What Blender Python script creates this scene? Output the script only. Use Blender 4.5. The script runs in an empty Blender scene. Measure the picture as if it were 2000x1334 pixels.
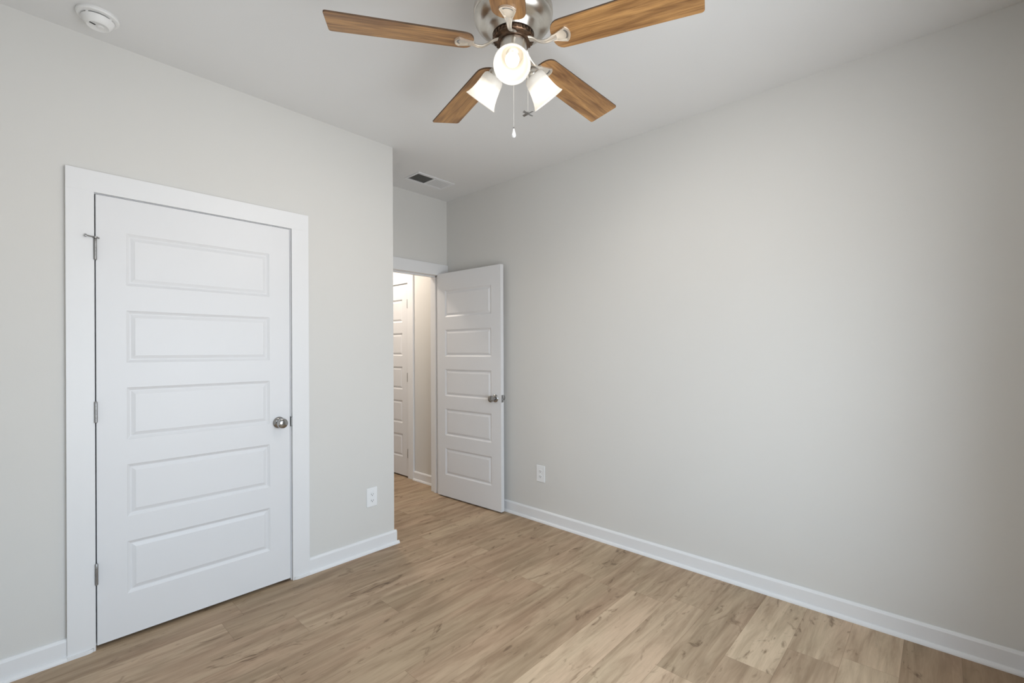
import bpy, bmesh, math, random
from mathutils import Vector, Matrix, Euler
S = bpy.context.scene
C = S.collection

# ------------------------------------------------------------------ camera
CAM_H, YAW, ROLL = 1.3338, 0.7470, -0.0042
cd = bpy.data.cameras.new('camera')
cam = bpy.data.objects.new('camera', cd)
C.objects.link(cam)
cd.sensor_width = 36.0
cd.lens = 36.0 * 905.99 / 2000.0
cd.shift_y = 18.57 / 2000.0
cd.clip_start = 0.02
F = Vector((math.cos(YAW), math.sin(YAW), 0)); Rt = Vector((math.sin(YAW), -math.cos(YAW), 0)); Zv = Vector((0, 0, 1))
cx = Rt * math.cos(ROLL) + Zv * math.sin(ROLL); cy = Zv * math.cos(ROLL) - Rt * math.sin(ROLL)
cam.matrix_world = Matrix(((cx.x, cy.x, -F.x, 0), (cx.y, cy.y, -F.y, 0), (cx.z, cy.z, -F.z, CAM_H), (0, 0, 0, 1)))
S.camera = cam

# ------------------------------------------------------------------ sky, light, exposure
S.view_settings.view_transform = 'Standard'; S.view_settings.look = 'None'
S.view_settings.gamma = 1.0; S.view_settings.use_curve_mapping = False
S.view_settings.exposure = 0.22
SKY, GROUND, SKY_STRENGTH = (0.72, 0.86, 1.0), (0.86, 0.90, 0.94), 7.6
LAMP_E, SHADE_E, INNER_E, SPOT_W, HALL_W = 2.6, 1.1, 0.40, 11.0, 17.0
w = bpy.data.worlds.new('sky'); S.world = w; w.use_nodes = True
nt = w.node_tree; nt.nodes.clear()
def N(nt, t, **k):
    n = nt.nodes.new(t)
    for a, b in k.items(): setattr(n, a, b)
    return n
tc = N(nt, 'ShaderNodeTexCoord'); sx = N(nt, 'ShaderNodeSeparateXYZ'); rp = N(nt, 'ShaderNodeValToRGB')
mp = N(nt, 'ShaderNodeMapRange'); mp.inputs[1].default_value = -1; mp.inputs[2].default_value = 1
bg = N(nt, 'ShaderNodeBackground'); wo = N(nt, 'ShaderNodeOutputWorld')
nt.links.new(tc.outputs['Generated'], sx.inputs[0]); nt.links.new(sx.outputs['Z'], mp.inputs[0]); nt.links.new(mp.outputs[0], rp.inputs[0])
rp.color_ramp.elements[0].position = 0.49; rp.color_ramp.elements[0].color = (*GROUND, 1)
rp.color_ramp.elements[1].position = 0.52; rp.color_ramp.elements[1].color = (*SKY, 1)
nt.links.new(rp.outputs[0], bg.inputs[0]); bg.inputs[1].default_value = SKY_STRENGTH
nt.links.new(bg.outputs[0], wo.inputs[0])

# room dimensions (metres)
U, VL, VF, UC, H = 2.8144, 2.7992, 3.445, 1.8083, 2.753
X0, Y0 = -0.25, -0.27          # outer wall and back wall planes
WT = 0.12
HU = 2.85                      # hall right wall
HY = 6.2
WIN = (0.25, 1.80, 0.38, 1.95) # window opening in the back wall x0,x1,z0,z1

# portal in the window opening: only helps sample the sky
pl = bpy.data.lights.new('window_portal', 'AREA'); pl.shape = 'RECTANGLE'; pl.size = WIN[1]-WIN[0]; pl.size_y = WIN[3]-WIN[2]
pl.cycles.is_portal = True
po = bpy.data.objects.new('window_portal', pl); C.objects.link(po)
po.location = ((WIN[0]+WIN[1])/2, Y0-WT-0.01, (WIN[2]+WIN[3])/2); po.rotation_euler = (math.radians(90), 0, 0)
# hall ceiling lamp light (past the doorway)
hl = bpy.data.lights.new('hall_lamp_light', 'AREA'); hl.shape = 'DISK'; hl.size = 0.28; hl.energy = HALL_W; hl.color = (1.0, 0.88, 0.76)
ho = bpy.data.objects.new('hall_lamp_light', hl); C.objects.link(ho); ho.location = (2.3, 4.35, H-0.09)

# ------------------------------------------------------------------ materials
def mat(name, col, rough=0.5, metal=0.0, spec=0.5):
    m = bpy.data.materials.new(name); m.use_nodes = True
    b = m.node_tree.nodes['Principled BSDF']
    b.inputs['Base Color'].default_value = (*col, 1); b.inputs['Roughness'].default_value = rough
    b.inputs['Metallic'].default_value = metal; b.inputs['Specular IOR Level'].default_value = spec
    return m
def add_bump(m, scale, strength, dist=0.001, detail=3, vec='Object'):
    nt = m.node_tree; b = nt.nodes['Principled BSDF']
    t = N(nt, 'ShaderNodeTexCoord'); n = N(nt, 'ShaderNodeTexNoise'); n.inputs['Scale'].default_value = scale; n.inputs['Detail'].default_value = detail
    u = N(nt, 'ShaderNodeBump'); u.inputs['Strength'].default_value = strength; u.inputs['Distance'].default_value = dist
    nt.links.new(t.outputs[vec], n.inputs['Vector']); nt.links.new(n.outputs['Fac'], u.inputs['Height']); nt.links.new(u.outputs[0], b.inputs['Normal'])
    return m
def vary(m, c1, c2, scale, detail=2, stretch=(1, 1, 1)):
    nt = m.node_tree; b = nt.nodes['Principled BSDF']
    t = N(nt, 'ShaderNodeTexCoord'); mp = N(nt, 'ShaderNodeMapping'); mp.inputs['Scale'].default_value = stretch
    n = N(nt, 'ShaderNodeTexNoise'); n.inputs['Scale'].default_value = scale; n.inputs['Detail'].default_value = detail
    r = N(nt, 'ShaderNodeValToRGB'); r.color_ramp.elements[0].color = (*c1, 1); r.color_ramp.elements[1].color = (*c2, 1)
    r.color_ramp.elements[0].position = .35; r.color_ramp.elements[1].position = .65
    nt.links.new(t.outputs['Object'], mp.inputs[0]); nt.links.new(mp.outputs[0], n.inputs['Vector']); nt.links.new(n.outputs['Fac'], r.inputs[0]); nt.links.new(r.outputs[0], b.inputs['Base Color'])
    return m
M = {}
M['wall'] = add_bump(vary(mat('wall_paint', (.70, .69, .665), .75, spec=.3), (.695, .685, .66), (.705, .695, .67), 1.2), 180, .12)
M['ceil'] = add_bump(vary(mat('ceiling_paint', (.78, .78, .775), .9, spec=.2), (.775, .775, .77), (.785, .785, .78), 1.5), 150, .15)
M['trim'] = vary(mat('trim_paint', (.81, .815, .825), .42), (.805, .81, .82), (.815, .82, .83), 2)
M['door'] = add_bump(vary(mat('door_paint', (.775, .78, .795), .45), (.77, .775, .79), (.78, .785, .80), 2), 60, .05, .0006)
M['doorg'] = M['door']
M['nickel'] = add_bump(vary(mat('satin_nickel', (.60, .57, .52), .28, 1.0), (.58, .55, .50), (.62, .59, .54), 40, 2, (1, 1, 12)), 300, .04, .0004)
M['chrome'] = vary(mat('polished_nickel', (.40, .40, .40), .14, 1.0), (.38, .38, .38), (.42, .42, .42), 30)
M['hinge'] = vary(mat('hinge_steel', (.34, .34, .34), .38, 1.0), (.32, .32, .32), (.36, .36, .36), 30)
M['bronze'] = vary(mat('dark_motor_ring', (.10, .06, .04), .35, .8), (.07, .045, .03), (.17, .10, .06), 60)
M['iron'] = vary(mat('blade_iron_cream_nickel', (.80, .74, .66), .3, .75), (.76, .70, .62), (.84, .78, .70), 25)
M['dark'] = vary(mat('dark_gap', (.03, .03, .03), .8), (.025, .025, .025), (.04, .04, .04), 10)
M['plastic'] = vary(mat('white_plastic', (.86, .87, .88), .35), (.855, .865, .875), (.865, .875, .885), 20)
M['detector'] = vary(mat('detector_plastic', (.82, .82, .81), .45), (.815, .815, .805), (.825, .825, .815), 20)
M['slot'] = vary(mat('socket_slots', (.12, .12, .12), .5), (.10, .10, .10), (.14, .14, .14), 20)
M['duct'] = vary(mat('duct_grey', (.24, .24, .23), .7), (.22, .22, .21), (.26, .26, .25), 10)
M['edge'] = vary(mat('blade_edge', (.10, .055, .03), .5), (.08, .045, .022), (.12, .065, .035), 20)
M['chain'] = vary(mat('chain_metal', (.80, .78, .75), .35, .4), (.78, .76, .73), (.82, .80, .77), 100)

def glass_shade(name, E_):
    m = bpy.data.materials.new(name); m.use_nodes = True; nt = m.node_tree; nt.nodes.clear()
    o = N(nt, 'ShaderNodeOutputMaterial'); p = N(nt, 'ShaderNodeBsdfPrincipled')
    p.inputs['Base Color'].default_value = (.55, .53, .50, 1); p.inputs['Roughness'].default_value = .35
    # brighter around the bulb, dimmer at the lip and neck: the glass glows as the bulb lights it
    t = N(nt, 'ShaderNodeTexCoord'); s = N(nt, 'ShaderNodeSeparateXYZ'); r = N(nt, 'ShaderNodeValToRGB')
    mr = N(nt, 'ShaderNodeMapRange'); mr.inputs[1].default_value = -.005; mr.inputs[2].default_value = .105
    nt.links.new(t.outputs['Object'], s.inputs[0]); nt.links.new(s.outputs['Z'], mr.inputs[0]); nt.links.new(mr.outputs[0], r.inputs[0])
    e = r.color_ramp.elements; e[0].position = 0; e[0].color = (.12, .12, .12, 1); e[1].position = 1; e[1].color = (.42, .42, .42, 1)
    k = e.new(.5); k.color = (1, 1, 1, 1); k = e.new(.25); k.color = (.25, .25, .25, 1)
    mu = N(nt, 'ShaderNodeMath', operation='MULTIPLY'); mu.inputs[1].default_value = E_
    nt.links.new(r.outputs[0], mu.inputs[0])
    p.inputs['Emission Color'].default_value = (1.0, .91, .76, 1)
    nt.links.new(mu.outputs[0], p.inputs['Emission Strength']); nt.links.new(p.outputs[0], o.inputs[0])
    return m
M['shade'] = glass_shade('frosted_shade_glass', SHADE_E); M['shade_in'] = glass_shade('frosted_shade_glass_inside', INNER_E)
bm_ = mat('lit_bulb', (1, .95, .85), .3); bb = bm_.node_tree.nodes['Principled BSDF']
bb.inputs['Emission Color'].default_value = (1, .88, .70, 1); bb.inputs['Emission Strength'].default_value = LAMP_E; M['bulb'] = bm_

def floor_mat():
    m = bpy.data.materials.new('oak_vinyl_plank'); m.use_nodes = True; nt = m.node_tree; b = nt.nodes['Principled BSDF']
    L = nt.links.new
    uv = N(nt, 'ShaderNodeUVMap', uv_map='plank'); at = N(nt, 'ShaderNodeAttribute', attribute_name='tone')
    sp = N(nt, 'ShaderNodeSeparateColor'); L(at.outputs['Color'], sp.inputs[0])
    # shift the grain for each plank
    off = N(nt, 'ShaderNodeCombineXYZ'); m1 = N(nt, 'ShaderNodeMath', operation='MULTIPLY'); m1.inputs[1].default_value = 37.0
    L(sp.outputs['Green'], m1.inputs[0]); L(m1.outputs[0], off.inputs[2]); L(m1.outputs[0], off.inputs[0])
    ad = N(nt, 'ShaderNodeVectorMath', operation='ADD'); L(uv.outputs[0], ad.inputs[0]); L(off.outputs[0], ad.inputs[1])
    def noise(sc, st, det, rough=.55, dist=0.):
        mp = N(nt, 'ShaderNodeMapping'); mp.inputs['Scale'].default_value = st; L(ad.outputs[0], mp.inputs[0])
        n = N(nt, 'ShaderNodeTexNoise'); n.inputs['Scale'].default_value = sc; n.inputs['Detail'].default_value = det
        n.inputs['Roughness'].default_value = rough; n.inputs['Distortion'].default_value = dist
        L(mp.outputs[0], n.inputs['Vector']); return n.outputs['Fac']
    g1 = noise(1.0, (2.2, 17, 1), 4, .6, .6)      # broad cathedral streaks
    g2 = noise(1.0, (6, 90, 1), 3, .6, .3)     # fine grain
    g3 = noise(1.0, (1.4, 5, 1), 2, .5)      # colour clouds
    g4 = noise(1.0, (5.0, 13, 1), 4, .62, 1.6)     # knots
    def ramp(src, p0, c0, p1, c1):
        r = N(nt, 'ShaderNodeValToRGB'); r.color_ramp.elements[0].position = p0; r.color_ramp.elements[0].color = c0
        r.color_ramp.elements[1].position = p1; r.color_ramp.elements[1].color = c1; L(src, r.inputs[0]); return r.outputs[0]
    def mix(f, a, c, t='MIX', fv=None):
        x = N(nt, 'ShaderNodeMix', data_type='RGBA', blend_type=t)
        if f is not None: L(f, x.inputs[0])
        else: x.inputs[0].default_value = fv
        for i, s in ((6, a), (7, c)):
            if isinstance(s, tuple): x.inputs[i].default_value = s
            else: L(s, x.inputs[i])
        return x.outputs[2]
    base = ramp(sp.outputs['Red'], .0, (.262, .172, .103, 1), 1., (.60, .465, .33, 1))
    hue = ramp(g3, .35, (.985, 1.01, .985, 1), .65, (1.03, .985, .97, 1))
    c = mix(None, base, hue, 'MULTIPLY', .8)
    st = ramp(g1, .32, (.66, .61, .56, 1), .60, (1.10, 1.10, 1.10, 1))
    c = mix(None, c, st, 'MULTIPLY', .85)
    fg = ramp(g2, .3, (.86, .85, .83, 1), .6, (1.03, 1.03, 1.03, 1))
    c = mix(None, c, fg, 'MULTIPLY', .7)
    kn = ramp(g4, .59, (1, 1, 1, 1), .74, (.30, .24, .18, 1))
    c = mix(None, c, kn, 'MULTIPLY', .9)
    # seams from the second UV: 0..1 across and along each plank
    uv2 = N(nt, 'ShaderNodeUVMap', uv_map='unit'); s2 = N(nt, 'ShaderNodeSeparateXYZ'); L(uv2.outputs[0], s2.inputs[0])
    def edge(o, wd):
        a = N(nt, 'ShaderNodeMath', operation='SUBTRACT'); a.inputs[1].default_value = .5; L(o, a.inputs[0])
        q = N(nt, 'ShaderNodeMath', operation='ABSOLUTE'); L(a.outputs[0], q.inputs[0])
        g = N(nt, 'ShaderNodeMath', operation='GREATER_THAN'); g.inputs[1].default_value = .5-wd; L(q.outputs[0], g.inputs[0]); return g.outputs[0]
    mx = N(nt, 'ShaderNodeMath', operation='MAXIMUM'); L(edge(s2.outputs['X'], .0006), mx.inputs[0]); L(edge(s2.outputs['Y'], .004), mx.inputs[1])
    c = mix(mx.outputs[0], c, mix(None, c, (.55, .50, .45, 1), 'MULTIPLY', .75))
    L(c, b.inputs['Base Color'])
    b.inputs['Roughness'].default_value = .5; b.inputs['Specular IOR Level'].default_value = .35
    bu = N(nt, 'ShaderNodeBump'); bu.inputs['Strength'].default_value = .15; bu.inputs['Distance'].default_value = .0006
    L(g2, bu.inputs['Height']); L(bu.outputs[0], b.inputs['Normal'])
    return m
M['floor'] = floor_mat()

def blade_wood():
    m = bpy.data.materials.new('blade_oak'); m.use_nodes = True; nt = m.node_tree; b = nt.nodes['Principled BSDF']; L = nt.links.new
    t = N(nt, 'ShaderNodeTexCoord'); oi = N(nt, 'ShaderNodeObjectInfo'); cb = N(nt, 'ShaderNodeCombineXYZ')
    mm = N(nt, 'ShaderNodeMath', operation='MULTIPLY'); mm.inputs[1].default_value = 9.; L(oi.outputs['Random'], mm.inputs[0]); L(mm.outputs[0], cb.inputs[2]); L(mm.outputs[0], cb.inputs[0])
    ad = N(nt, 'ShaderNodeVectorMath', operation='ADD'); L(t.outputs['Object'], ad.inputs[0]); L(cb.outputs[0], ad.inputs[1])
    def nz(st, det, dist):
        mp = N(nt, 'ShaderNodeMapping'); mp.inputs['Scale'].default_value = st; L(ad.outputs[0], mp.inputs[0])
        n = N(nt, 'ShaderNodeTexNoise'); n.inputs['Scale'].default_value = 1; n.inputs['Detail'].default_value = det; n.inputs['Distortion'].default_value = dist
        L(mp.outputs[0], n.inputs['Vector']); return n.outputs['Fac']
    r = N(nt, 'ShaderNodeValToRGB'); e = r.color_ramp.elements
    e[0].position = .32; e[0].color = (.21, .098, .034, 1); e[1].position = .66; e[1].color = (.50, .27, .098, 1)
    L(nz((4, 34, 4), 4, .8), r.inputs[0])
    r2 = N(nt, 'ShaderNodeValToRGB'); e = r2.color_ramp.elements
    e[0].position = .36; e[0].color = (.66, .60, .55, 1); e[1].position = .55; e[1].color = (1, 1, 1, 1)
    L(nz((14, 260, 14), 3, .2), r2.inputs[0])
    x = N(nt, 'ShaderNodeMix', data_type='RGBA', blend_type='MULTIPLY'); x.inputs[0].default_value = .7; L(r.outputs[0], x.inputs[6]); L(r2.outputs[0], x.inputs[7])
    L(x.outputs[2], b.inputs['Base Color']); b.inputs['Roughness'].default_value = .38
    return m
M['blade'] = blade_wood()

# ------------------------------------------------------------------ mesh helpers
def obj(name, bm, m, parent=None, smooth=False, bevel=0, loc=None):
    me = bpy.data.meshes.new(name)
    bmesh.ops.recalc_face_normals(bm, faces=bm.faces)
    bm.to_mesh(me); bm.free()
    for x in (m if isinstance(m, list) else [m]): me.materials.append(x)
    if smooth:
        for p in me.polygons: p.use_smooth = True
    o = bpy.data.objects.new(name, me); C.objects.link(o)
    if parent: o.parent = parent
    if loc: o.location = loc
    if bevel:
        b = o.modifiers.new('bevel', 'BEVEL'); b.width = bevel; b.segments = 2; b.limit_method = 'ANGLE'; b.angle_limit = math.radians(40)
    if smooth == 'auto':
        for p in me.polygons: p.use_smooth = True
        me.set_sharp_from_angle(angle=math.radians(35))
    return o
def bx(bm, x0, x1, y0, y1, z0, z1):
    v = [bm.verts.new((x, y, z)) for x in (x0, x1) for y in (y0, y1) for z in (z0, z1)]
    for f in ((0,1,3,2),(4,6,7,5),(0,4,5,1),(2,3,7,6),(0,2,6,4),(1,5,7,3)): bm.faces.new([v[i] for i in f])
    return v
def B(*boxes):
    bm = bmesh.new()
    for b in boxes: bx(bm, *b)
    return bm
def lathe(bm, prof, seg=48, mtx=None, mi=0):
    rings = []
    for r, z in prof:
        if r < 1e-6: rings.append([bm.verts.new((0, 0, z))])
        else: rings.append([bm.verts.new((r*math.cos(2*math.pi*i/seg), r*math.sin(2*math.pi*i/seg), z)) for i in range(seg)])
    for a, b in zip(rings, rings[1:]):
        for i in range(seg):
            j = (i+1) % seg
            if len(a) == 1 and len(b) == 1: continue
            if len(a) == 1: f = bm.faces.new((a[0], b[j], b[i]))
            elif len(b) == 1: f = bm.faces.new((a[i], a[j], b[0]))
            else: f = bm.faces.new((a[i], a[j], b[j], b[i]))
            f.material_index = mi
    if mtx:
        for r in rings:
            for v in r: v.co = mtx @ v.co
    return rings
def tube(bm, pts, rad, seg=10):
    pts = [Vector(p) for p in pts]; rings = []
    for i, p in enumerate(pts):
        d = (pts[min(i+1, len(pts)-1)] - pts[max(i-1, 0)]).normalized()
        a = d.cross(Vector((0, 0, 1)) if abs(d.z) < .9 else Vector((1, 0, 0))).normalized(); b = d.cross(a)
        r = rad[i] if isinstance(rad, (list, tuple)) else rad
        rings.append([bm.verts.new(p + (a*math.cos(t) + b*math.sin(t))*r) for t in [2*math.pi*k/seg for k in range(seg)]])
    for r0, r1 in zip(rings, rings[1:]):
        for k in range(seg): bm.faces.new((r0[k], r0[(k+1) % seg], r1[(k+1) % seg], r1[k]))
    bm.faces.new(rings[0][::-1]); bm.faces.new(rings[-1])
def prism(bm, pts, z0, z1):
    a = [bm.verts.new((x, y, z0)) for x, y in pts]; b = [bm.verts.new((x, y, z1)) for x, y in pts]
    f0 = bm.faces.new(a[::-1]); f1 = bm.faces.new(b); n = len(pts); side = []
    for i in range(n): side.append(bm.faces.new((a[i], a[(i+1) % n], b[(i+1) % n], b[i])))
    return f0, f1, side
def struct(name, bm, m, label, bevel=0, smooth=False, cat=None):
    o = obj(name, bm, m, bevel=bevel, smooth=smooth); o['kind'] = 'structure'; o['label'] = label
    if cat: o['category'] = cat
    return o
def thing(name, label, cat, loc=(0, 0, 0), group=None):
    o = bpy.data.objects.new(name, None); C.objects.link(o); o.location = loc
    o.empty_display_size = .05
    o['label'] = label; o['category'] = cat
    if group: o['group'] = group
    return o

# ------------------------------------------------------------------ room shell
XR = U + WT
YB = Y0 - WT
# floor of planks: rows 0.19 m wide along x, planks 1.2 m long
rng = random.Random(5)
ends = {-1: 2.355, 0: 2.115, 1: 1.855, 3: 2.342, 5: 2.315, 6: 2.045, 8: 2.545, 9: 2.165, 10: 1.90}
tones = {(10, -1): .62, (10, 0): .36, (10, 1): .42, (9, 0): .56, (9, -1): .46, (9, 1): .40, (8, -1): .42, (8, 0): .38, (8, 1): .52, (8, -2): .60,
         (5, 0): .48, (5, 1): .50, (5, -1): .40, (6, 1): .60, (6, 0): .42, (7, 0): .40, (7, 1): .44, (3, 0): .80, (3, 1): .50, (4, 0): .44, (4, 1): .48, (4, 2): .5,
         (2, 0): .72, (2, 1): .58, (2, -1): .66, (1, 1): .52, (1, 0): .80, (0, 1): .92, (0, 0): .42, (-1, 1): .84, (-1, 0): .50, (-2, 0): .86, (-2, 1): .86, (-3, 1): .30, (-3, 0): .30, (-4, 1): .2, (-4, 0): .2, (-4, 2): .2, (-3, 2): .3}  # darkest rows by the back wall: corner shade put into the plank tone
bm = bmesh.new(); uv1 = bm.loops.layers.uv.new('plank'); uv2 = bm.loops.layers.uv.new('unit'); cl = bm.loops.layers.float_color.new('tone')
XA, XB, YA, YE = X0-WT, HU+WT, YB, HY+WT
for r in range(-5, 34):
    v0 = .51 + .19*r; v1 = v0 + .19
    a0, a1 = max(v0, YA), min(v1, YE)
    if a1 <= a0: continue
    e = ends.get(r, 2.0 + rng.uniform(-.6, .6))
    for k in range(-3, 4):
        p0 = e + (k-1)*1.2; p1 = p0 + 1.2
        q0, q1 = max(p0, XA), min(p1, XB)
        if q1 <= q0: continue
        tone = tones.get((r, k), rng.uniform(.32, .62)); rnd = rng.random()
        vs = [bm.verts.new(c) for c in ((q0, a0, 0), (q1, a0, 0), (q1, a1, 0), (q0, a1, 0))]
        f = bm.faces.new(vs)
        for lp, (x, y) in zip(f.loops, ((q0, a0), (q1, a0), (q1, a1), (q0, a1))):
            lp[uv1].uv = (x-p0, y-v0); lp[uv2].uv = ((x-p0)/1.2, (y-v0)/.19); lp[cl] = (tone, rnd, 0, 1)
bx(bm, XA, XB, YA, YE, -.15, -.004)
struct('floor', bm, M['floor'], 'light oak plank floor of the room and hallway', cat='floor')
struct('ceiling', B((XA, XB, YA, YE, H, H+.12)), M['ceil'], 'flat white ceiling above the whole room', cat='ceiling')

DL, DR, DT = .260, 1.104, 2.047     # closet door leaf edges
J = .004
# closet wall with its door opening
o0, o1, oz = DL-.006-.015, DR+.010+.015, DT+.005+.015
struct('wall_left', B((X0, o0, VL, VL+WT, 0, H), (o1, UC, VL, VL+WT, 0, H), (o0, o1, VL, VL+WT, oz, H)), M['wall'], 'pale greige wall around the closed five-panel closet door', cat='wall')
struct('wall_return', B((UC-WT, UC, VL+WT, VF, 0, H)), M['wall'], 'short greige side wall behind the outer corner of the closet', cat='wall')
struct('wall_right', B((U, XR, YB, VF+WT, 0, H)), M['wall'], 'long blank pale greige wall on the right', cat='wall')
# far wall with doorway
P0, P1, PZ = 1.905, 2.722, 2.040     # clear opening between jambs
struct('wall_far', B((X0, P0-.018, VF, VF+WT, 0, H), (P1+.018, U, VF, VF+WT, 0, H), (P0-.018, P1+.018, VF, VF+WT, PZ+.018, H)), M['wall'], 'narrow greige wall above the open doorway to the hallway', cat='wall')
struct('wall_outer', B((X0-WT, X0, YB, HY, 0, H)), M['wall'], 'plain greige wall beside the camera', cat='wall')
struct('wall_back', B((X0, WIN[0], YB, Y0, 0, H), (WIN[1], U, YB, Y0, 0, H), (WIN[0], WIN[1], YB, Y0, 0, WIN[2]), (WIN[0], WIN[1], YB, Y0, WIN[3], H)), M['wall'], 'greige window wall behind the camera', cat='wall')
# hallway
HD0, HD1 = 4.125, 4.94
struct('wall_hallway_right', B((HU, HU+WT, VF+WT, HD0-.02, 0, H), (HU, HU+WT, HD1+.02, HY, 0, H), (HU, HU+WT, HD0-.02, HD1+.02, 2.07, H)), M['wall'], 'pale hallway wall seen through the open doorway', cat='wall')
struct('wall_hallway_left', B((1.52, 1.62, VF+WT, HY, 0, H)), M['wall'], 'hallway wall hidden behind the closet corner', cat='wall')
struct('wall_hallway_end', B((X0, XB, HY, HY+WT, 0, H)), M['wall'], 'plain wall closing the far end of the hallway', cat='wall')
struct('wall_room_beyond', B((HU+WT, HU+WT+.05, HD0-.1, HD1+.1, 0, H)), M['wall'], 'wall behind the hallway door', cat='wall')

# window behind the camera
g = bpy.data.materials.new('window_glass'); g.use_nodes = True; gn = g.node_tree; gn.nodes.clear()
go = N(gn, 'ShaderNodeOutputMaterial'); gt = N(gn, 'ShaderNodeBsdfTransparent'); gg = N(gn, 'ShaderNodeBsdfGlossy'); gm = N(gn, 'ShaderNodeMixShader')
gg.inputs['Roughness'].default_value = .02; gm.inputs[0].default_value = .06
gn.links.new(gt.outputs[0], gm.inputs[1]); gn.links.new(gg.outputs[0], gm.inputs[2]); gn.links.new(gm.outputs[0], go.inputs[0])
def window(n, a, b, z0, z1, mtx, label, label2, tn):
    # local: x along the wall, y towards the room (0 = wall face)
    yf = -.07; zm = (z0+z1)/2
    bm = B((a, a+.04, yf-.03, yf+.03, z0, z1), (b-.04, b, yf-.03, yf+.03, z0, z1), (a+.04, b-.04, yf-.03, yf+.03, z0, z0+.045), (a+.04, b-.04, yf-.03, yf+.03, z1-.045, z1), (a+.04, b-.04, yf-.02, yf+.02, zm-.02, zm+.02))
    wf = struct('window_%d' % n, bm, M['trim'], label, .003, cat='window'); wf.matrix_world = mtx
    for p, q in ((z0+.045, zm-.02), (zm+.02, z1-.045)): obj('window_pane', B((a+.04, b-.04, yf-.002, yf+.002, p, q)), g, wf)
    t = struct('trim_%d' % tn, B((a-.09, a, 0, .018, z0-.09, z1+.09), (b, b+.09, 0, .018, z0-.09, z1+.09), (a, b, 0, .018, z1, z1+.09), (a, b, 0, .018, z0-.09, z0), (a-.1, b+.1, .018, .05, z0-.02, z0)), M['trim'], label2, .002)
    t.matrix_world = mtx
window(1, WIN[0], WIN[1], WIN[2], WIN[3], Matrix.Translation((0, Y0, 0)), 'white sash window in the wall behind the camera', 'white casing around the window behind the camera', 5)

# ------------------------------------------------------------------ baseboards with shoe moulding
BH, BT, SH, ST = .093, .014, .019, .014
def run_board(bm, p, q, n, shoe=None):
    # p->q along the wall face, n = direction into the room
    p, q, n = Vector(p), Vector(q), Vector(n)
    def sweep(prof, a, b):
        A = [bm.verts.new((a.x+n.x*o, a.y+n.y*o, z)) for o, z in prof]; Bv = [bm.verts.new((b.x+n.x*o, b.y+n.y*o, z)) for o, z in prof]
        m = len(prof)
        bm.faces.new(A); bm.faces.new(Bv[::-1])
        for i in range(m): bm.faces.new((A[i], Bv[i], Bv[(i+1) % m], A[(i+1) % m]))
    sweep([(0, 0), (BT, 0), (BT, BH-.012), (BT-.004, BH-.004), (BT-.008, BH), (0, BH)], p, q)
    s0, s1 = shoe or (p, q); s0, s1 = Vector(s0), Vector(s1)
    sweep([(BT, 0), (BT+ST, 0)] + [(BT+ST*math.cos(t), SH*math.sin(t)) for t in (.35, .75, 1.15)] + [(BT, SH)], s0, s1)
CW = .096                      # casing widths
KL0, KL1 = DL-.006-.093, DL-.006
KR0, KR1 = DR+.010, DR+.010+.098
def board(name, lab, *runs):
    bm = bmesh.new()
    for r in runs: run_board(bm, *r)
    return struct(name, bm, M['trim'], lab, cat='baseboard')
cf = BT+.005
board('baseboard_left', 'white baseboard left of the closet door with shoe moulding', ((X0, VL, 0), (KL0, VL, 0), (0, -1, 0)))
board('baseboard_corner', 'short white baseboard between closet door and outer corner', ((KR1, VL, 0), (UC+BT, VL, 0), (0, -1, 0), ((KR1, VL, 0), (UC+BT+ST, VL, 0))), ((UC, VL, 0), (UC, VF-.02, 0), (1, 0, 0), ((UC, VL-BT, 0), (UC, VF-.02, 0))))
board('baseboard_right', 'long white baseboard along the right wall', ((U, VF-.02, 0), (U, Y0, 0), (-1, 0, 0)))
board('baseboard_back', 'white baseboard under the window behind the camera', ((X0, Y0, 0), (U-.03, Y0, 0), (0, 1, 0)))
board('baseboard_outer', 'white baseboard beside the camera', ((X0, Y0+.03, 0), (X0, VL-.03, 0), (1, 0, 0)))
board('baseboard_hallway', 'white baseboard on the hallway wall past the open door', ((HU, VF+WT+.018, 0), (HU, HD0-.10, 0), (-1, 0, 0)))

# ------------------------------------------------------------------ casings and jambs
CF = VL-.020
def shoe_foot(bm, xa, xb, ra, rb):
    # shoe moulding across the foot of a casing, rounded towards the door
    out = BT+ST; pts = []
    if rb:
        pts = [(xa, CF), (xa, VL-out)] + [(xb-.022+.022*math.sin(t), VL-out+(.012)*(1-math.cos(t))) for t in (0, .4, .8, 1.2, math.pi/2)] + [(xb, CF)]
    else:
        pts = [(xb, CF), (xb, VL-out)] + [(xa+.022-.022*math.sin(t), VL-out+(.012)*(1-math.cos(t))) for t in (0, .4, .8, 1.2, math.pi/2)] + [(xa, CF)]
    prism(bm, pts, 0, SH-.003)
bm = B((KL0, KL1, CF, VL, 0, DT+.006), (KR0, KR1, CF, VL, 0, DT+.006), (KL0, KR1, CF, VL, DT+.006, DT+.006+.095))
shoe_foot(bm, KL0, KL1-.006, False, True); shoe_foot(bm, KR0+.008, KR1, True, False)
struct('trim_1', bm, M['trim'], 'flat white casing framing the closed closet door', .0015, cat='door frame')
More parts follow.
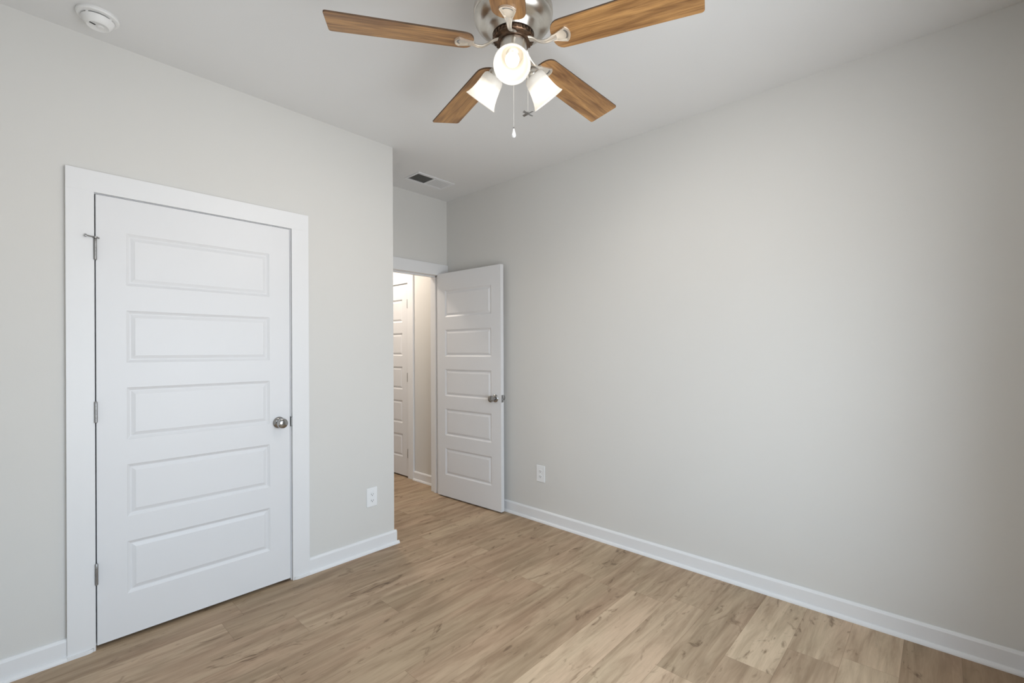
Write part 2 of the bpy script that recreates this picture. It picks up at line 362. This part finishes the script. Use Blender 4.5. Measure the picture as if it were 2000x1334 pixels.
# closet jamb
struct('trim_2', B((o0, DL-.004, VL-.002, VL+WT, 0, oz), (DR+.005, o1, VL-.002, VL+WT, 0, oz), (DL-.004, DR+.005, VL-.002, VL+WT, DT+.004, oz), 
                  (DR-.008, DR+.005, CF+.055, CF+.068, 0, DT+.004), (DL-.004, DL+.008, CF+.055, CF+.068, 0, DT+.004)), M['trim'], 'white door jamb inside the closet casing', cat='door frame')
obj('strike_plate', B((DR+.0030, DR+.0049, CF+.002, VL+.022, .900, .958), (DR+.0030, DR+.0098, CF-.0008, CF+.0022, .906, .952)), M['hinge'], bpy.data.objects['trim_2'])
# far doorway casing + jamb, both sides
fy = VF-.018
struct('trim_3', B((P1+.003, U-.001, fy, VF, 0, PZ), (UC+.001, P0-.003, fy, VF, 0, PZ), (UC+.001, U-.001, fy, VF, PZ, PZ+.105),
                  (P1, P1+.018, VF, VF+WT, 0, PZ+.018), (P0-.018, P0, VF, VF+WT, 0, PZ+.018), (P0, P1, VF, VF+WT, PZ, PZ+.018),
                  (P1-.012, P1, VF+.045, VF+.075, 0, PZ), (P0, P0+.012, VF+.045, VF+.075, 0, PZ), (P0, P1, VF+.045, VF+.075, PZ-.012, PZ),
                  (P1+.003, HU, VF+WT, VF+WT+.018, 0, PZ+.1), (P0-.1, P0-.003, VF+WT, VF+WT+.018, 0, PZ+.1), (P0-.003, P1+.003, VF+WT, VF+WT+.018, PZ, PZ+.1)),
       M['trim'], 'white casing and jamb of the doorway to the hallway', .0015, cat='door frame')
# hall door casing
hx = HU-.018
struct('trim_4', B((hx, HU, HD0-.10, HD0-.006, 0, 2.055), (hx, HU, HD1+.006, HD1+.10, 0, 2.055), (hx, HU, HD0-.10, HD1+.10, 2.055, 2.155),
                  (HU, HU+WT, HD0-.02, HD0-.004, 0, 2.065), (HU, HU+WT, HD1+.004, HD1+.02, 0, 2.065), (HU, HU+WT, HD0-.004, HD1+.004, 2.053, 2.07)), M['trim'], 'white casing around the door in the hallway', .0015, cat='door frame')

# ------------------------------------------------------------------ five panel doors
PZS = [(.210+.3590*i, .210+.3590*i+.243) for i in range(5)]
def door_mesh(w, h, t, xl, xr, dz=0.):
    """leaf: x 0..w, z 0..h, front face y=0, back face y=t"""
    bm = bmesh.new()
    ring = [(0, 0), (.003, .0025), (.013, .0085), (.017, .0085), (.033, .0020), (.035, .0020)]
    for yy, s in ((0, 1), (t, -1)):
        xs = [0, xl, xr, w]; zs = [0]
        for a, b in PZS: zs += [a-dz, b-dz]
        zs.append(h)
        G = [[bm.verts.new((x, yy, z)) for x in xs] for z in zs]
        for i in range(len(zs)-1):
            for j in range(3):
                if j == 1 and i % 2 == 1:
                    a, b, c, d = G[i][1], G[i][2], G[i+1][2], G[i+1][1]
                    prev = [a, b, c, d]; X0_, X1_, Z0_, Z1_ = xl, xr, zs[i], zs[i+1]
                    for o_, dp in ring[1:]:
                        cur = [bm.verts.new((x, yy+s*dp, z)) for x, z in ((X0_+o_, Z0_+o_), (X1_-o_, Z0_+o_), (X1_-o_, Z1_-o_), (X0_+o_, Z1_-o_))]
                        for k in range(4): bm.faces.new((prev[k], prev[(k+1) % 4], cur[(k+1) % 4], cur[k]))
                        prev = cur
                    bm.faces.new(prev)
                else: bm.faces.new((G[i][j], G[i][j+1], G[i+1][j+1], G[i+1][j]))
        if yy == 0: F0 = G
        else: F1 = G
    n = len(F0)
    for i in range(n-1):
        bm.faces.new((F0[i][0], F0[i+1][0], F1[i+1][0], F1[i][0])); bm.faces.new((F0[i][3], F0[i+1][3], F1[i+1][3], F1[i][3]))
    for j in range(3):
        bm.faces.new((F0[0][j], F0[0][j+1], F1[0][j+1], F1[0][j])); bm.faces.new((F0[-1][j], F0[-1][j+1], F1[-1][j+1], F1[-1][j]))
    return bm
def knob_bm():
    bm = bmesh.new()
    # axis +z = away from the door
    lathe(bm, [(0, 0), (.032, 0), (.033, .002), (.031, .006), (.024, .010), (.014, .013), (.0125, .022), (.0125, .030), (.017, .034), (.0245, .040), (.0285, .048), (.029, .055), (.0265, .062), (.019, .0665), (.009, .068), (0, .068)], 36)
    return bm
def hinge_bm(zl=.09):
    bm = bmesh.new()
    lathe(bm, [(0, -.004), (.004, -.003), (.0062, 0), (.0062, zl*.2), (.0056, zl*.2+.0005), (.0056, zl*.2+.001), (.0062, zl*.2+.0015), (.0062, zl*.4), (.0056, zl*.4+.0005), (.0062, zl*.4+.001), (.0062, zl*.6), (.0056, zl*.6+.0005), (.0062, zl*.6+.001), (.0062, zl*.8), (.0056, zl*.8+.0005), (.0062, zl*.8+.001), (.0062, zl), (.004, zl+.004), (0, zl+.005)], 16)
    return bm
GAP = .017
def leaf(name, label, w, h, t, xl, xr, loc, rz):
    d = obj(name, door_mesh(w, h, t, xl, xr, loc[2]), M['door'], bevel=.0)
    d.location = loc; d.rotation_euler = (0, 0, rz); d['kind'] = 'structure'; d['label'] = label; d['category'] = 'door'
    return d
# closet door (closed): front faces -y
Yd = CF+.010
d1 = leaf('door_1', 'closed white five-panel closet door in the left wall', DR-DL, DT-GAP, .035, .106, DR-DL-.110, (DL, Yd, GAP), 0)
k = obj('doorknob', knob_bm(), M['chrome'], d1, smooth='auto'); k.location = (1.042-DL, 0, .930-GAP); k.rotation_euler = (math.radians(90), 0, 0); k['label'] = 'round polished nickel knob'
obj('latch_plate', B((DR-DL, DR-DL+.0012, .004, .028, .895, .952)), M['hinge'], d1)
for n_, z in enumerate((1.752, 1.022, .296)):
    hg = obj('hinge', hinge_bm(), M['hinge'], d1, smooth='auto'); hg.location = (-.003, -.012, z-GAP)
    obj('hinge_leaf', B((-.003, .002, .002, .012, .0, .09)), M['hinge'], hg)
    if n_ == 0:
        bm = bmesh.new()
        tube(bm, [(0, 0, .0), (-.008, -.006, .001), (-.030, -.012, .002)], .003, 8)
        tube(bm, [(-.030, -.012, .002), (-.036, -.013, .002)], .0065, 10)
        tube(bm, [(0, 0, -.001), (.014, -.004, -.002)], .0035, 8)
        lathe(bm, [(0, -.004), (.009, -.004), (.009, .004), (0, .004)], 14)
        obj('hinge_pin_stop', bm, M['hinge'], hg, smooth='auto', loc=(0, 0, .098))
# open door to the hallway: front (visible) face faces -x
A0, A1 = Vector((2.688, 3.432, 0)), Vector((2.724, 2.648, 0))
dv = A0-A1; wd = dv.length; rz = math.atan2(dv.y, dv.x)-math.pi
# local +x runs hinge -> free end ; need front normal (-y local) facing -x world
rz = math.atan2(-dv.y, -dv.x)
d2 = leaf('door_2', 'white five-panel door standing open against the right wall', wd, 2.035, .035, .105, wd-.107, (A0.x, A0.y, .012), rz)
k = obj('doorknob', knob_bm(), M['chrome'], d2, smooth='auto'); k.location = (wd-.062, 0, .93); k.rotation_euler = (math.radians(90), 0, 0); k['label'] = 'round nickel knob facing the room'
k = obj('doorknob', knob_bm(), M['chrome'], d2, smooth='auto'); k.location = (wd-.062, .035, .93); k.rotation_euler = (math.radians(-90), 0, 0); k['label'] = 'nickel knob on the wall side'
obj('latch_plate', B((wd-.0005, wd+.0015, .006, .029, .90, .96)), M['hinge'], d2)
obj('latch_bolt', B((wd+.0015, wd+.013, .012, .024, .918, .938)), M['chrome'], d2, bevel=.002)
for z in (1.75, 1.02, .29):
    hg = obj('hinge', hinge_bm(), M['hinge'], d2, smooth='auto'); hg.location = (-.003, .042, z)
# hallway door (closed) in the hall's right wall: front faces -x
d3 = leaf('door_3', 'closed white panelled door in the hallway beyond the open doorway', HD1-HD0, 2.035, .035, .105, HD1-HD0-.105, (HU-.008, HD1, .015), math.radians(-90))
# local x=0 at far end (HD1), x=w at HD0 (near, hinge side)
wh = HD1-HD0
for z in (1.775, 1.00, .20):
    hg = obj('hinge', hinge_bm(), M['hinge'], d3, smooth='auto'); hg.location = (wh+.002, -.006, z)
k = obj('doorknob', knob_bm(), M['chrome'], d3, smooth='auto'); k.location = (.065, 0, .93); k.rotation_euler = (math.radians(90), 0, 0)

# ------------------------------------------------------------------ wall outlets
def outlet(label, loc, rz, wdt=.078, hgt=.126):
    t = thing('wall_outlet', label, 'outlet', loc)
    t.rotation_euler = (0, 0, rz)
    # local: plate in x-z plane, out = -y
    obj('cover_plate', B((-wdt/2, wdt/2, -.006, 0, -hgt/2, hgt/2)), M['plastic'], t, bevel=.0035)
    for s in (-1, 1):
        bm = bmesh.new()
        pts = [(.0165*math.cos(a), max(-.0125, min(.0125, .0165*math.sin(a)))) for a in [2*math.pi*i/28 for i in range(28)]]
        f = prism(bm, pts, 0, .003)
        r = obj('socket', bm, M['plastic'], t, bevel=.0006); r.rotation_euler = (math.radians(90), 0, 0); r.location = (0, -.0055, s*.0205)
        bm = B((-.008, -.0055, -.005, .005, 0, .0006), (.0055, .008, -.0042, .0042, 0, .0006))
        lathe(bm, [(0, 0), (.0028, 0), (.0028, .0006), (0, .0006)], 12, Matrix.Translation((0, -.0085, 0)))
        obj('socket_slots', bm, M['slot'], r, loc=(0, 0, .003))
    bm = bmesh.new(); lathe(bm, [(0, 0), (.003, 0), (.0028, .0012), (0, .0014)], 12)
    sc = obj('screw', bm, M['plastic'], t); sc.rotation_euler = (math.radians(90), 0, 0); sc.location = (0, -.006, 0)
    return t
outlet('white duplex outlet low on the wall between closet door and outer corner', (1.636, VL, .362), 0)
outlet('white duplex outlet low on the right wall beside the open door', (U, 2.303, .374), math.radians(-90), .084, .130)

# ------------------------------------------------------------------ smoke detector
t = thing('smoke_detector', 'round white smoke detector on the ceiling above the closet door', 'smoke detector', (.252, 2.600, H))
bm = bmesh.new(); lathe(bm, [(0, 0), (.069, 0), (.0705, -.003), (.0705, -.010), (.067, -.0145), (.057, -.016), (0, -.016)], 56)
obj('mounting_base', bm, M['detector'], t, smooth='auto')
bm = bmesh.new(); lathe(bm, [(0, -.016), (.050, -.016), (.050, -.0205), (0, -.0205)], 48)
obj('vent_gap', bm, M['dark'], t)
bm = bmesh.new(); lathe(bm, [(0, -.0205), (.054, -.0205), (.0545, -.023), (.050, -.033), (.043, -.043), (.038, -.0475), (.036, -.0485), (.0345, -.0475), (0, -.0475)], 56)
for k_ in range(4):
    a = 2*math.pi*k_/4+.77; bb_ = bmesh.new()
    bx(bm, .049, .0545, -.004, .004, -.0205, -.016)
    for v in bm.verts[-8:] if False else list(bm.verts)[-8:]: v.co = Matrix.Rotation(a, 4, 'Z') @ v.co
    bb_.free()
obj('cover', bm, M['detector'], t, smooth='auto')
bm = bmesh.new(); lathe(bm, [(0, -.0475), (.012, -.0475), (.012, -.050), (.010, -.051), (0, -.051)], 20); 
obj('test_button', bm, M['detector'], t, loc=(.008, -.004, 0))
obj('sensor_slot', B((-.010, .010, -.003, .003, -.0490, -.0470)), M['dark'], t, loc=(-.018, -.012, 0)).rotation_euler = (0, 0, math.radians(20))

# ------------------------------------------------------------------ ceiling air vent
t = thing('air_vent', 'white two-way air register in the ceiling before the hallway doorway', 'vent', (2.375, 3.123, H))
L2, W2 = .186, .101
bm = B((-L2, L2, -W2, -W2+.030, -.006, 0), (-L2, L2, W2-.030, W2, -.006, 0), (-L2, -L2+.018, -W2+.030, W2-.030, -.006, 0), (L2-.018, L2, -W2+.030, W2-.030, -.006, 0), (-.012, .004, -W2+.030, W2-.030, -.006, 0))
obj('vent_frame', bm, M['trim'], t, bevel=.002)
obj('duct_opening', B((-L2+.018, L2-.018, -W2+.030, W2-.030, -.0008, -.0002)), M['duct'], t)
for side, (a, b, tl) in enumerate(((-L2+.018, -.012, 58), (.004, L2-.018, -52))):
    n_ = 12
    for i in range(n_):
        x = a + (i+.5)*(b-a)/n_
        o_ = obj('louvre', B((-.0035, .0035, -W2+.0305, W2-.0305, -.0004, .0004)), M['duct'] if side == 0 else M['trim'], t)  # left bank coloured grey for the shaded duct seen between its slats
        o_.location = (x, 0, -.0042); o_.rotation_euler = (0, math.radians(-38 if side == 0 else 22), 0)

# ------------------------------------------------------------------ ceiling fan
FX, FY, ZB, PHI, PITCH, RB = 1.2791, 1.1707, 2.4664, -1.2328, -.2025, .66
fan = thing('ceiling_fan', 'five-blade oak and nickel ceiling fan with three lit frosted lamps', 'ceiling fan', (FX, FY, 0))
bm = bmesh.new()
lathe(bm, [(0, H), (.118, H), (.122, H-.006), (.124, H-.05), (.130, H-.10), (.142, H-.135), (.1475, H-.150), (.1475, H-.168), (.1445, H-.172), (.1445, H-.176), (.1465, H-.180),
           (.143, H-.192), (.132, H-.206), (.116, H-.215), (.102, H-.219), (.092, H-.226), (.086, H-.236), (.080, H-.244), (0, H-.244)], 72)
obj('motor_housing', bm, M['nickel'], fan, smooth='auto')
bm = bmesh.new()
lathe(bm, [(0, 2.509), (.070, 2.509), (.074, 2.506), (.075, 2.498), (.072, 2.494), (.060, 2.492), (.058, 2.486), (0, 2.486)], 60)
for i in range(30):
    a = 2*math.pi*i/30; n0 = len(bm.verts)
    vs = bx(bm, .0735, .0770, -.0045, .0045, 2.496, 2.506)
    for v in vs: v.co = Matrix.Rotation(a, 4, 'Z') @ v.co
obj('motor_ring', bm, M['bronze'], fan, smooth='auto')
bm = bmesh.new()
lathe(bm, [(0, 2.488), (.046, 2.488), (.0495, 2.484), (.0500, 2.440), (.047, 2.436), (.047, 2.432), (.0500, 2.428), (.0500, 2.408), (.046, 2.400), (.034, 2.392), (.014, 2.386), (.008, 2.378), (0, 2.376)], 48)
obj('switch_housing', bm, M['nickel'], fan, smooth='auto')
# blade (local: +x outward from the fan axis)
def blade_bm():
    bm = bmesh.new(); r0, r1, w0, w1 = .150, RB, .060, .0702
    pts = []
    for t_ in [math.pi/2 + k*math.pi/12 for k in range(13)]:      # rounded root
        c, s_ = math.cos(t_), math.sin(t_)
        pts.append((r0+.045+.045*math.copysign(abs(c)**.8, c), w0*math.copysign(abs(s_)**.8, s_)))
    cr = .010
    for (cx_, cy_, a0) in ((r1-cr, -w1+cr, -90), (r1-cr, w1-cr, 0)):
        for k in range(5):
            a = math.radians(a0+k*22.5); pts.append((cx_+cr*math.cos(a), cy_+cr*math.sin(a)))
    f0, f1, side = prism(bm, pts, 0, .0065)
    f0.material_index = 0; f1.material_index = 0
    for f in side: f.material_index = 1
    return bm
def iron_bm():
    bm = bmesh.new()
    # fan-shaped plate under the blade root
    out = [(.148, -.010), (.165, -.013), (.185, -.021), (.205, -.029)]
    arc = [(.197+.0225*math.cos(a), .031*math.sin(a)) for a in [math.radians(x) for x in range(-70, 71, 14)]]
    pts = out + arc + [(x, -y) for x, y in out[::-1]]
    prism(bm, pts, -.0035, 0)
    # raised rim with a recessed arch inside
    def ribbon(path, wd, z0, z1, close=False):
        n = len(path); rs = []
        for i, (x, y) in enumerate(path):
            p = Vector(path[max(i-1, 0)]); q = Vector(path[min(i+1, n-1)]); d = (q-p).normalized(); nn = Vector((-d.y, d.x))*wd/2
            rs.append([bm.verts.new((x+nn.x, y+nn.y, z0)), bm.verts.new((x-nn.x, y-nn.y, z0)), bm.verts.new((x-nn.x, y-nn.y, z1)), bm.verts.new((x+nn.x, y+nn.y, z1))])
        for a, b in zip(rs, rs[1:]):
            for k in range(4): bm.faces.new((a[k], a[(k+1) % 4], b[(k+1) % 4], b[k]))
        bm.faces.new(rs[0]); bm.faces.new(rs[-1][::-1])
    ribbon([(.150, -.0095), (.168, -.0135), (.187, -.0215), (.203, -.0275)] + [(.1965+.0205*math.cos(a), .0285*math.sin(a)) for a in [math.radians(x) for x in range(-64, 65, 16)]] + [(.203, .0275), (.187, .0215), (.168, .0135), (.150, .0095)], .004, -.0035, -.0075)
    bmesh.ops.translate(bm, verts=bm.verts, vec=(0, 0, 0))
    # curved arm back to the motor ring
    prof = [(.168, -.0045, .013, .003), (.152, -.0075, .011, .0045), (.136, -.0105, .0088, .0055), (.118, -.0095, .0075, .0058), (.100, -.001, .0075, .0055), (.085, .010, .0095, .005), (.072, .018, .013, .004), (.060, .022, .014, .0035)]
    rs = []
    for x, z, wy, hz in prof:
        rs.append([bm.verts.new((x, wy*math.cos(t_), z+hz*math.sin(t_))) for t_ in [2*math.pi*k/12 for k in range(12)]])
    for a, b in zip(rs, rs[1:]):
        for k in range(12): bm.faces.new((a[k], a[(k+1) % 12], b[(k+1) % 12], b[k]))
    bm.faces.new(rs[0]); bm.faces.new(rs[-1][::-1])
    return bm
def slot_bm():
    bm = bmesh.new()
    pts = [(.195+.0165*math.cos(a), .0215*math.sin(a)) for a in [math.radians(x) for x in range(-62, 63, 12)]]
    pts += [(.190+.0150*math.cos(a), .0190*math.sin(a)) for a in [math.radians(x) for x in range(60, -61, -12)]]
    prism(bm, pts, -.0040, -.0030); return bm
b0 = obj('blade', blade_bm(), [M['blade'], M['edge']], fan, bevel=.001)
i0 = obj('blade_iron', iron_bm(), M['iron'], fan, smooth='auto', bevel=.0006)
s0 = obj('iron_slot', slot_bm(), M['hinge'], i0)
for kk in range(5):
    if kk == 0: b, ir = b0, i0
    else:
        b = b0.copy(); C.objects.link(b); ir = i0.copy(); C.objects.link(ir)
        b.parent = fan; ir.parent = fan
        s_ = s0.copy(); C.objects.link(s_); s_.parent = ir
    m_ = Matrix.Translation((0, 0, ZB)) @ Matrix.Rotation(PHI+kk*2*math.pi/5, 4, 'Z') @ Matrix.Rotation(PITCH, 4, 'X')
    b.matrix_local = m_; ir.matrix_local = m_
# lamps
CAMAZ = math.atan2(-FY, -FX); TILT = math.radians(49)
def shade_bm():
    bm = bmesh.new()
    outer = [(.020, -.004), (.032, -.003), (.0385, .003), (.0415, .014), (.0435, .032), (.0470, .054), (.0525, .076), (.0585, .092), (.0640, .101)]
    inner = [(r-.0028, z) for r, z in outer[::-1][:-2]] + [(.018, .002)]
    lathe(bm, outer + [(.0632, .1025)], 48); n_ = len(outer)*48
    lathe(bm, [(.0632, .1025)] + inner, 48, mi=1)
    bmesh.ops.remove_doubles(bm, verts=bm.verts, dist=1e-6)
    return bm
def bulb_bm():
    bm = bmesh.new(); lathe(bm, [(0, .012), (.011, .012), (.013, .020), (.020, .034), (.0245, .046), (.0240, .056), (.018, .066), (.009, .0705), (0, .0715)], 28); return bm
def socket_bm():
    bm = bmesh.new()
    lathe(bm, [(0, -.052), (.013, -.052), (.0145, -.040), (.016, -.030), (.024, -.022), (.028, -.012), (.0285, -.003), (.026, .002), (.014, .004), (.014, .013), (0, .013)], 32); return bm
for kk in range(3):
    az = CAMAZ + math.radians(-2) + kk*2*math.pi/3
    ax = Vector((math.cos(az)*math.cos(TILT), math.sin(az)*math.cos(TILT), -math.sin(TILT)))
    q = ax.to_track_quat('Z', 'Y').to_matrix().to_4x4()
    m_ = Matrix.Translation((math.cos(az)*.087, math.sin(az)*.087, 2.385)) @ q
    if kk == 0:
        a0_ = obj('lamp_shade', shade_bm(), [M['shade'], M['shade_in']], fan, smooth='auto'); a1_ = obj('bulb', bulb_bm(), M['bulb'], a0_, smooth=True); a2_ = obj('lamp_socket', socket_bm(), M['nickel'], fan, smooth='auto')
        sh, so_ = a0_, a2_
    else:
        sh = a0_.copy(); so_ = a2_.copy(); bu_ = a1_.copy()
        for o_ in (sh, so_, bu_): C.objects.link(o_)
        sh.parent = fan; so_.parent = fan; bu_.parent = sh
    sh.matrix_local = m_; so_.matrix_local = m_
    # light thrown out of the open mouth of the shade
    sl = bpy.data.lights.new('lamp_light', 'SPOT'); sl.energy = SPOT_W; sl.color = (1.0, .94, .87); sl.spot_size = math.radians(158); sl.spot_blend = .7; sl.shadow_soft_size = .045
    lo = bpy.data.objects.new('lamp_light', sl); C.objects.link(lo); lo.parent = fan
    lo.matrix_local = m_ @ Matrix.Translation((0, 0, .104)) @ Matrix.Rotation(math.pi, 4, 'X')
# pull chains
def chain(x, y, zt, zb, top_in=True):
    bm = bmesh.new()
    n_ = int((zt-zb)/.0052)
    tube(bm, [(x, y, zt), (x, y, zb)], .0007, 6)
    for i in range(n_):
        bmesh.ops.create_icosphere(bm, subdivisions=1, radius=.0017, matrix=Matrix.Translation((x, y, zt-(i+.5)*(zt-zb)/n_)))
    return bm
fwd = Vector((FX, FY, 0)).normalized(); rgt = Vector((fwd.y, -fwd.x, 0))
p = -fwd*.0505
c1 = obj('pull_chain', chain(p.x, p.y, 2.418, 2.145), M['chain'], fan); c1['label'] = 'longer pull chain with a white drop'
bm = bmesh.new(); lathe(bm, [(0, 0), (.0025, 0), (.003, -.003), (.0045, -.010), (.0075, -.020), (.0078, -.026), (.0045, -.031), (0, -.032)], 20)
o_ = obj('chain_drop', bm, M['plastic'], c1, smooth=True, loc=(p.x, p.y, 2.140)); o_['label'] = 'white teardrop chain end'
bm = bmesh.new(); lathe(bm, [(0, 0), (.0028, 0), (.0028, -.006), (0, -.006)], 12); obj('chain_connector', bm, M['hinge'], c1, loc=(p.x, p.y, 2.146))
p = rgt*.0535 + fwd*.012
bm = chain(p.x, p.y, 2.4125, 2.232); tube(bm, [(p.x*.8, p.y*.8, 2.417), (p.x, p.y, 2.4125)], .0022, 8)
c2 = obj('pull_chain', bm, M['chain'], fan); c2['label'] = 'shorter pull chain with a little metal fan'
bm = bmesh.new(); lathe(bm, [(0, .006), (.002, .006), (.002, .001), (.005, .001), (.005, -.003), (0, -.004)], 16)
for kk in range(4):
    a = math.radians(87+90*kk)
    vs = bx(bm, .003, .024, -.0045, .0045, -.0026, -.0006)
    for v in vs: v.co = Matrix.Rotation(a, 4, 'Z') @ Matrix.Rotation(.35, 4, 'X') @ v.co
o_ = obj('fan_pendant', bm, M['hinge'], c2, loc=(p.x, p.y, 2.228)); o_['label'] = 'small four-blade metal fan charm'
